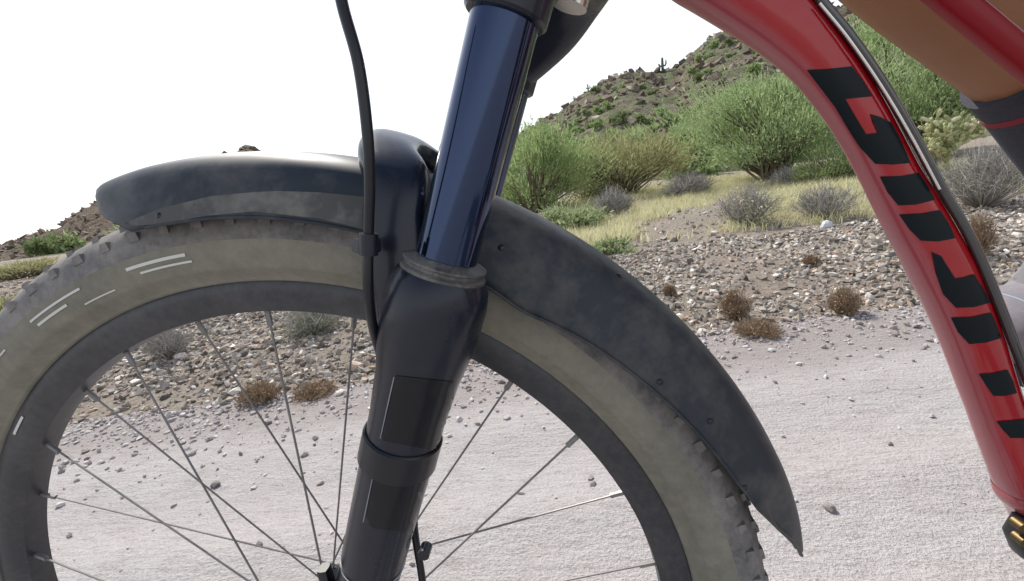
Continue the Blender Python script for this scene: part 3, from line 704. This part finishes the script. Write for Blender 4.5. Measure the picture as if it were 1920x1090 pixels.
# frame
lowp = [(1255, 0), (1360, 62), (1460, 131), (1523, 198), (1585, 290), (1660, 440), (1760, 640), (1855, 890), (1890, 965)]
upp = [(1380, -125), (1455, -65), (1525, 0), (1600, 95), (1662, 190), (1737, 330), (1815, 460), (1873, 600), (1925, 760), (1975, 870), (2050, 940)]
def centre(a, b, y=0.):
    p = at_y(*a, -.012); r = at_y(*b, -.012); return (p+r)/2*np.array([1, 0, 1]), np.linalg.norm(p-r)/2
def tube_fit(low, up_):
    la = cr([at_y(*p, 0) for p in low], 4); ua = cr([at_y(*p, 0) for p in up_], 24); out = []
    for i in range(0, len(la), 2):
        a = la[i]; ta = la[min(i+1, len(la)-1)] - la[max(i-1, 0)]; k = int(np.argmin([np.linalg.norm(q_-a) for q_ in ua]))
        w = ua[k]-a; tb = ua[min(k+1, len(ua)-1)] - ua[max(k-1, 0)]
        nA = np.cross(a-CP, ta); nA /= np.linalg.norm(nA); nB = np.cross(ua[k]-CP, tb); nB /= np.linalg.norm(nB)
        A_ = abs(nA@w); B_ = abs(nB@w); s_ = B_/(A_+B_); c_ = a + w*s_; out.append(((c_[0], 0, c_[2]), s_*A_))
    return out
ctr = tube_fit(lowp, upp)
_a, _b = np.array(ctr[0][0]), np.array(ctr[1][0]); _r1 = ctr[0][1]
ctr = [(tuple(_a + (_a-_b)*k), _r1) for k in (2.2, 1.1)] + ctr
ctr += [((ctr[-1][0][0]+.05, 0, ctr[-1][0][2]-.035), .038), ((.72, 0, .395), .042)]
pp = cr([c_[0] for c_ in ctr], 6); pr = np.interp(np.linspace(0, len(ctr)-1, len(pp)), range(len(ctr)), [c_[1] for c_ in ctr])
frame = bike
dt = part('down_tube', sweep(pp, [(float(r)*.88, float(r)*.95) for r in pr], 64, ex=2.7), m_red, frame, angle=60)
T_dt = bvh(dt)
LET = [[(1513, 131), (1555, 129), (1596, 125), (1616, 151), (1634, 181), (1585, 186), (1604, 219), (1624, 252), (1645, 249), (1636, 230), (1631, 214), (1650, 220), (1671, 231), (1690, 268), (1706, 306), (1673, 309), (1641, 307), (1612, 275), (1590, 240), (1566, 200), (1540, 166)],
       [(1650, 331), (1690, 330), (1722, 324), (1738, 349), (1752, 375), (1716, 384), (1684, 385), (1664, 360)],
       [(1686, 402), (1728, 400), (1761, 394), (1778, 420), (1790, 447), (1758, 453), (1726, 451), (1705, 430)],
       [(1746, 472), (1764, 480), (1776, 500), (1790, 522), (1806, 520), (1824, 514), (1842, 540), (1857, 567), (1825, 576), (1792, 577), (1768, 551), (1754, 512)],
       [(1783, 595), (1822, 594), (1857, 586), (1868, 610), (1876, 634), (1848, 642), (1817, 645), (1796, 622)],
       [(1835, 701), (1862, 699), (1888, 693), (1899, 716), (1905, 737), (1884, 742), (1862, 742), (1848, 722)],
       [(1868, 790), (1895, 788), (1930, 784), (1934, 818), (1915, 821), (1894, 821), (1880, 806)]]
for p in LET: decal('letter', p, T_dt, m_print, dt, .0005, 7)
# cable along the top of the down tube, frame tubes
cb = [at_y(u+7, v_-5, -.012) for u, v_ in [(1495, -50), (1535, 10), (1588, 75), (1650, 165), (1705, 258), (1757, 355), (1812, 450), (1856, 550), (1895, 650), (1950, 800)]]
part('brake_cable', sweep(cr(cb, 8), .0027, 12, up=(0, 1, .01)), mat('glossy_cable', (.02, .02, .022), .10, 0, 1), frame)
part('cable_glint', sweep(cr([c_ + np.array([-.0035, -.0035, -.001]) for c_ in cb[1:6]], 8), .0009, 10, up=(0, 1, .01)), m_steel, frame)  # thin steel strand added beside the cable to stand for its white glint
tt = tube_fit([(1550, -125), (1718, 0), (1895, 131), (2060, 250)], [(1640, -190), (1842, 0), (1920, 71), (2100, 235)])
tta, ttb = np.array(tt[1][0]), np.array(tt[-2][0]); tr = (tt[1][1]+tt[-2][1])/2*1.05; ttd = ttb-tta
part('top_tube', sweep([tta - ttd*.55, tta, (tta+ttb)/2, ttb, ttb + ttd*.4, (.80, 0, .60)], [(tr, tr)]*4 + [(tr, tr), (tr, tr)], 40, ex=2.4), m_red2, frame)
part('head_tube', sweep([np.array([cz[0]+.018, 0, cz[2]+.045]) + AX*t for t in (0, .06, .13)], [.025, .023, .025], 40), m_red, frame)
BBp = np.array([.80, 0, .38])
part('bottom_bracket', sweep([BBp + np.array([0, -.045, 0]), BBp + np.array([0, .045, 0])], .05, 40, up=(0, 0, 1)), m_black, frame)
part('seat_tube', sweep([BBp, (.93, 0, .72), (.985, 0, .86)], .018, 30), m_red2, frame)
part('seat_post', sweep([(.985, 0, .86), (1.01, 0, .93)], .0145, 24), m_black, frame)
part('saddle', sweep([(.87, 0, .955), (.93, 0, .955), (1.02, 0, .96), (1.08, 0, .965), (1.12, 0, .972)], [(.018, .012), (.026, .016), (.05, .02), (.07, .022), (.055, .015)], 24, ex=2.6), m_hose, frame)
RH = np.array([1.23, 0, .37])
for sg in (-1, 1):
    part('chain_stay', sweep([BBp + np.array([.03, .03*sg, 0]), RH + np.array([0, .065*sg, 0])], (.010, .013), 16), m_black, frame)
    part('seat_stay', sweep([(.95, .02*sg, .76), RH + np.array([0, .065*sg, 0])], (.007, .010), 16), m_red2, frame)
part('skid_plate', joinp(sweep([at_y(1925, 975, -.012), at_y(1918, 1005, -.012), at_y(1925, 1030, -.012), at_y(1980, 1035, -.012)], [(.008, .004), (.010, .007), (.010, .007), (.008, .005)], 16, ex=3.5)), m_hose, frame)
for k, (u, v_) in enumerate([(1913, 985), (1915, 1012)]):
    b_ = at_y(u, v_, -.023); part('plate_bolt', sweep([b_ + np.array([0, -.003, 0]), b_ + np.array([0, .004, 0])], .0035, 12, up=(0, 0, 1)), mat('dull_brass', (.14, .10, .05), .5, 1), frame)
rw, _, _ = make_wheel(RH); rw.name = 'rear_wheel'
for sg, px, pz in ((1, .712, .475), (-1, .93, .29)):
    part('crank', sweep([BBp + np.array([0, .055*sg, 0]), (px, .085*sg, pz)], [(.008, .015), (.007, .011)], 16, ex=3), m_black, frame)
    part('pedal', sweep([(px-.045, .135*sg, pz), (px+.045, .135*sg, pz)], [(.045, .008), (.045, .008)], 16, ex=6), m_black, frame)
part('chainring', sweep([BBp + np.array([0, .050, 0]), BBp + np.array([0, .054, 0])], .075, 48, up=(0, 0, 1)), m_black, frame)
st_top = np.array([cz[0]+.018, 0, cz[2]+.045]) + AX*.16
part('stem', sweep([st_top, st_top + np.array([-.05, 0, .01])], .018, 20, up=(0, 1, 0)), m_black, frame)
hb = st_top + np.array([-.05, 0, .01])
part('handlebar', sweep(cr([hb + np.array([.04, -.37, .03]), hb + np.array([.02, -.18, .03]), hb + np.array([0, -.06, 0]), hb + np.array([0, .06, 0]), hb + np.array([.02, .18, .03]), hb + np.array([.04, .37, .03])], 6), .0145, 20, up=(0, 0, 1)), m_black, frame)
for sg in (-1, 1): part('grip', sweep([hb + np.array([.03, sg*.24, .03]), hb + np.array([.041, sg*.38, .03])], .0165, 20, up=(0, 0, 1)), m_hose, frame)

# ------------------------------------------------------------------ rider
m_skin = mat('tanned_skin', rough=.55)
nn = noise(m_skin, 7, 4, .6); LK(m_skin, ramp(m_skin, nn, [(.3, (.20, .085, .035)), (.7, (.26, .115, .05))]), B(m_skin).inputs['Base Color']); B(m_skin).inputs['Subsurface Weight'].default_value = .08; B(m_skin).inputs['Subsurface Radius'].default_value = (.01, .004, .002)
bump(m_skin, noise(m_skin, 90, 3, .6), .0006, .5)
m_sock = dusty('navy_sock', (.020, .022, .035), .9, (.10, .09, .09), .4, 40)
m_sockg = dusty('grey_sock', (.16, .155, .165), .9, (.26, .245, .235), .4, 40)
for mk in (m_sock,):
    wv = N(mk, 'ShaderNodeTexWave'); wv.inputs['Scale'].default_value = 330; wv.bands_direction = 'X'; tck = N(mk, 'ShaderNodeTexCoord'); LK(mk, tck.outputs['Object'], wv.inputs['Vector']); bump(mk, wv.outputs['Fac'], .0005, .6)
m_redk = mat('red_knit', (.16, .01, .02), .85)
m_shoe = dusty('grey_shoe_mesh', (.17, .16, .18), .7, (.34, .30, .28), .6, 30)
m_toe = mat('pale_blue_toe_cap', (.26, .33, .44), .3, 0, .5)
m_sole = dusty('dark_shoe_sole', (.035, .03, .04), .8, (.2, .17, .15), .4, 30)
m_short = mat('black_shorts', (.015, .015, .02), .85); m_shirt = mat('grey_jersey', (.12, .14, .17), .85); m_helm = mat('black_helmet', (.02, .02, .02), .3, 0, .6)
rider = empty('person', (.95, 0, .95)); bpy.context.view_layer.update()
tag(rider, 'rider with bare tanned shin, dark sock and grey shoe on the far pedal', 'person')
SK = {'pelvis': ((1.0, 0, 1.04), .12), 'waist': ((.90, 0, 1.18), .12), 'chest': ((.76, 0, 1.36), .14), 'neck': ((.64, 0, 1.49), .06), 'chin': ((.58, 0, 1.56), .062), 'head': ((.56, 0, 1.66), .10), 'headtop': ((.57, 0, 1.74), .07)}
LKs = [('pelvis', 'waist'), ('waist', 'chest'), ('chest', 'neck'), ('neck', 'chin'), ('chin', 'head'), ('head', 'headtop')]
ank_r = (.700, .13, .600)
for sd_, sg in (('l', -1), ('r', 1)):
    SK['hip'+sd_] = ((.985, .09*sg, 1.02), .088)
    if sg > 0:
        SK['thr'] = ((.74, .125, 1.06), .076); SK['kner'] = ((.42, .135, 1.00), .052); SK['calfr'] = ((.530, .135, .866), .050); SK['shinr'] = ((.652, .135, .757), .044); SK['ankr'] = ((.738, .13, .645), .034); SK['heelr'] = ((.775, .13, .585), .034); SK['ballr'] = ((.675, .13, .53), .034); SK['toer'] = ((.628, .13, .530), .026)
    else:
        SK['thl'] = ((.84, -.125, .90), .078); SK['knel'] = ((.73, -.135, .76), .056); SK['calfl'] = ((.84, -.135, .64), .056); SK['shinl'] = ((.95, -.135, .53), .045); SK['ankl'] = ((1.03, -.13, .43), .036); SK['heell'] = ((1.06, -.13, .37), .036); SK['balll'] = ((.95, -.13, .335), .034); SK['toel'] = ((.88, -.13, .33), .026)
    LKs += [('pelvis', 'hip'+sd_)] + [(a+sd_, b+sd_) for a, b in (('hip', 'th'), ('th', 'kne'), ('kne', 'calf'), ('calf', 'shin'), ('shin', 'ank'), ('ank', 'heel'), ('ank', 'ball'), ('ball', 'toe'))]
    hnd = hb + np.array([.035, sg*.30, .03])
    SK['sh'+sd_] = ((.70, .19*sg, 1.42), .065); SK['el'+sd_] = ((.52, .34*sg, 1.22), .045); SK['wr'+sd_] = (tuple(hnd + np.array([.06, 0, .03])), .028); SK['ha'+sd_] = (tuple(hnd + np.array([.01, 0, .028])), .034)
    LKs += [('chest', 'sh'+sd_), ('sh'+sd_, 'el'+sd_), ('el'+sd_, 'wr'+sd_), ('wr'+sd_, 'ha'+sd_)]
    for fgi in range(4):
        off = (fgi-1.5)*.021; b1 = hnd + np.array([-.012, off, .030]); b2 = hnd + np.array([-.030, off, .012]); b3 = hnd + np.array([-.026, off, -.012])
        for nm, pt, r in (('f%d' % fgi, b1, .010), ('g%d' % fgi, b2, .009), ('h%d' % fgi, b3, .008)): SK[nm+sd_] = (tuple(pt), r)
        LKs += [('ha'+sd_, 'f%d' % fgi + sd_), ('f%d' % fgi + sd_, 'g%d' % fgi + sd_), ('g%d' % fgi + sd_, 'h%d' % fgi + sd_)]
    SK['t1'+sd_] = (tuple(hnd + np.array([.018, -sg*.042, .01])), .011); SK['t2'+sd_] = (tuple(hnd + np.array([-.004, -sg*.050, -.014])), .009); LKs += [('ha'+sd_, 't1'+sd_), ('t1'+sd_, 't2'+sd_)]
def skinmesh(name, names, edges, m, parent, scale=1., levels=2, root='pelvis'):
    names = list(names); me = bpy.data.meshes.new(name); me.from_pydata([SK[n_][0] for n_ in names], [(names.index(a), names.index(b)) for a, b in edges], [])
    o = bpy.data.objects.new(name, me); COL.objects.link(o)
    sk = o.modifiers.new('skin', 'SKIN'); ss = o.modifiers.new('sub', 'SUBSURF'); ss.levels = ss.render_levels = levels
    if not me.skin_vertices: 
        bpy.context.view_layer.objects.active = o; bpy.ops.mesh.customdata_skin_add()
    for i, n_ in enumerate(names): r = SK[n_][1]*scale; me.skin_vertices[0].data[i].radius = (r, r); me.skin_vertices[0].data[i].use_root = (n_ == root)
    dg = bpy.context.evaluated_depsgraph_get(); ev = o.evaluated_get(dg); m2 = bpy.data.meshes.new_from_object(ev)
    bpy.data.objects.remove(o); m2.name = name; m2.materials.clear(); m2.materials.append(m); m2.shade_smooth()
    o = bpy.data.objects.new(name, m2); COL.objects.link(o); o.parent = parent; o.matrix_parent_inverse = parent.matrix_world.inverted(); return o
skinmesh('body', SK.keys(), LKs, m_skin, rider)
skinmesh('shorts', ['pelvis', 'waist', 'hipl', 'hipr', 'thl', 'thr'], [('pelvis', 'waist'), ('pelvis', 'hipl'), ('pelvis', 'hipr'), ('hipl', 'thl'), ('hipr', 'thr')], m_short, rider, 1.12)
skinmesh('jersey', ['waist', 'chest', 'shl', 'shr', 'ell', 'elr'], [('waist', 'chest'), ('chest', 'shl'), ('chest', 'shr'), ('shl', 'ell'), ('shr', 'elr')], m_shirt, rider, 1.12, root='waist')
hc_ = Vector(SK['head'][0])
part('helmet', sweep([hc_ + Vector((-.12, 0, .03)), hc_ + Vector((-.10, 0, .06)), hc_ + Vector((0, 0, .08)), hc_ + Vector((.10, 0, .06)), hc_ + Vector((.15, 0, .02))], [(.04, .02), (.085, .045), (.105, .07), (.09, .06), (.04, .03)], 24), m_helm, rider)
fc = part('nose', sweep([hc_ + Vector((-.09, 0, .01)), hc_ + Vector((-.115, 0, -.025)), hc_ + Vector((-.095, 0, -.035))], [.010, .014, .010], 12), m_skin, rider)
for sg in (-1, 1):
    part('eye', sweep([hc_ + Vector((-.075, .032*sg, .0)), hc_ + Vector((-.092, .032*sg, .0))], [.014, .006], 12), m_white, rider)
    part('ear', sweep([hc_ + Vector((0, .085*sg, -.03)), hc_ + Vector((.01, .095*sg, .01))], [(.008, .016), (.008, .018)], 12), m_skin, rider)
def sock_shoe(ank, calf, shin, ball, toe, heel, near):
    a, c_, s_, b, t, h_ = [np.array(SK[k][0]) for k in (ank, calf, shin, ball, toe, heel)]
    top = s_ + (c_-s_)*.12
    path = cr([top, s_, s_ + (a-s_)*.55, a + np.array([.0, 0, .0]), a + (h_-a)*.9], 5)
    rr_ = np.interp(np.linspace(0, 1, len(path)), [0, .3, .6, .85, 1], [.048, .048, .050, .052, .054])
    k1 = int(len(path)*.30); k2 = int(len(path)*.75)
    part('sock', sweep(path[:k1+1], [float(x) for x in rr_[:k1+1]], 32), m_sock, rider)
    part('sock_stripe', sweep([path[k1], path[k1] + (path[k1+1]-path[k1])*.35], [float(rr_[k1])*1.01]*2, 32), m_redk, rider)
    part('sock_lower', sweep(path[k1:k2+1], [float(x) for x in rr_[k1:k2+1]], 32), m_sock, rider); part('sock_cuff', sweep(path[k2:], [float(x)*1.01 for x in rr_[k2:]], 32), m_sockg, rider)
    part('shoe_tongue', sweep([b + np.array([.005, 0, .028]), (a+b)/2 + np.array([-.008, 0, .012]), a + np.array([-.012, 0, .0])], [(.034, .020), (.036, .026), (.038, .032)], 28), m_sockg, rider)
    hz = h_ + np.array([.03, 0, -.01]); path = cr([hz + np.array([.012, 0, .01]), h_ + np.array([0, 0, -.005]), (h_+b)/2 + np.array([0, 0, .022]), b + np.array([.01, 0, .008]), t + np.array([-.004, 0, .004]), t + np.array([-.022, 0, .0])], 5)
    rr_ = [(float(p), float(q_)) for p, q_ in zip(np.interp(np.linspace(0, 1, len(path)), [0, .2, .4, .6, .8, 1], [.02, .038, .040, .048, .044, .015]), np.interp(np.linspace(0, 1, len(path)), [0, .2, .4, .6, .8, 1], [.03, .050, .050, .038, .030, .012]))]
    part('shoe_upper', sweep(path, rr_, 32, ex=2.4), m_shoe, rider)
    part('toe_cap', sweep([t + np.array([.012, 0, .005]), t + np.array([-.010, 0, .002]), t + np.array([-.026, 0, -.001])], [(.0455, .0315), (.036, .027), (.014, .012)], 32, ex=2.4), m_toe, rider)
    so_ = np.array([0, 0, -.038]); part('shoe_sole', sweep([hz + so_ + np.array([.02, 0, -.008]), (h_+b)/2 + so_ + np.array([0, 0, -.002]), b + so_ + np.array([0, 0, .004]), t + so_ + np.array([-.012, 0, .010])], [(.034, .013), (.036, .012), (.046, .012), (.03, .008)], 24, ex=4), m_sole, rider)
    lc = (h_+b)/2 + np.array([-.015, 0, .045])
    for k in range(4):
        p_ = lc + (b - h_)*.13*k + np.array([0, 0, -.009*k]); part('lace', sweep([p_ + np.array([0, -.030, -.004]), p_ + np.array([0, 0, .006]), p_ + np.array([0, .030, -.004])], [(.0035, .0025)]*3, 8, up=(1, 0, 0)), m_sockg, rider)
sock_shoe('ankr', 'calfr', 'shinr', 'ballr', 'toer', 'heelr', True)
sock_shoe('ankl', 'calfl', 'shinl', 'balll', 'toel', 'heell', False)
print('tris', sum(len(o.data.polygons) for o in bpy.data.objects if o.type == 'MESH'))
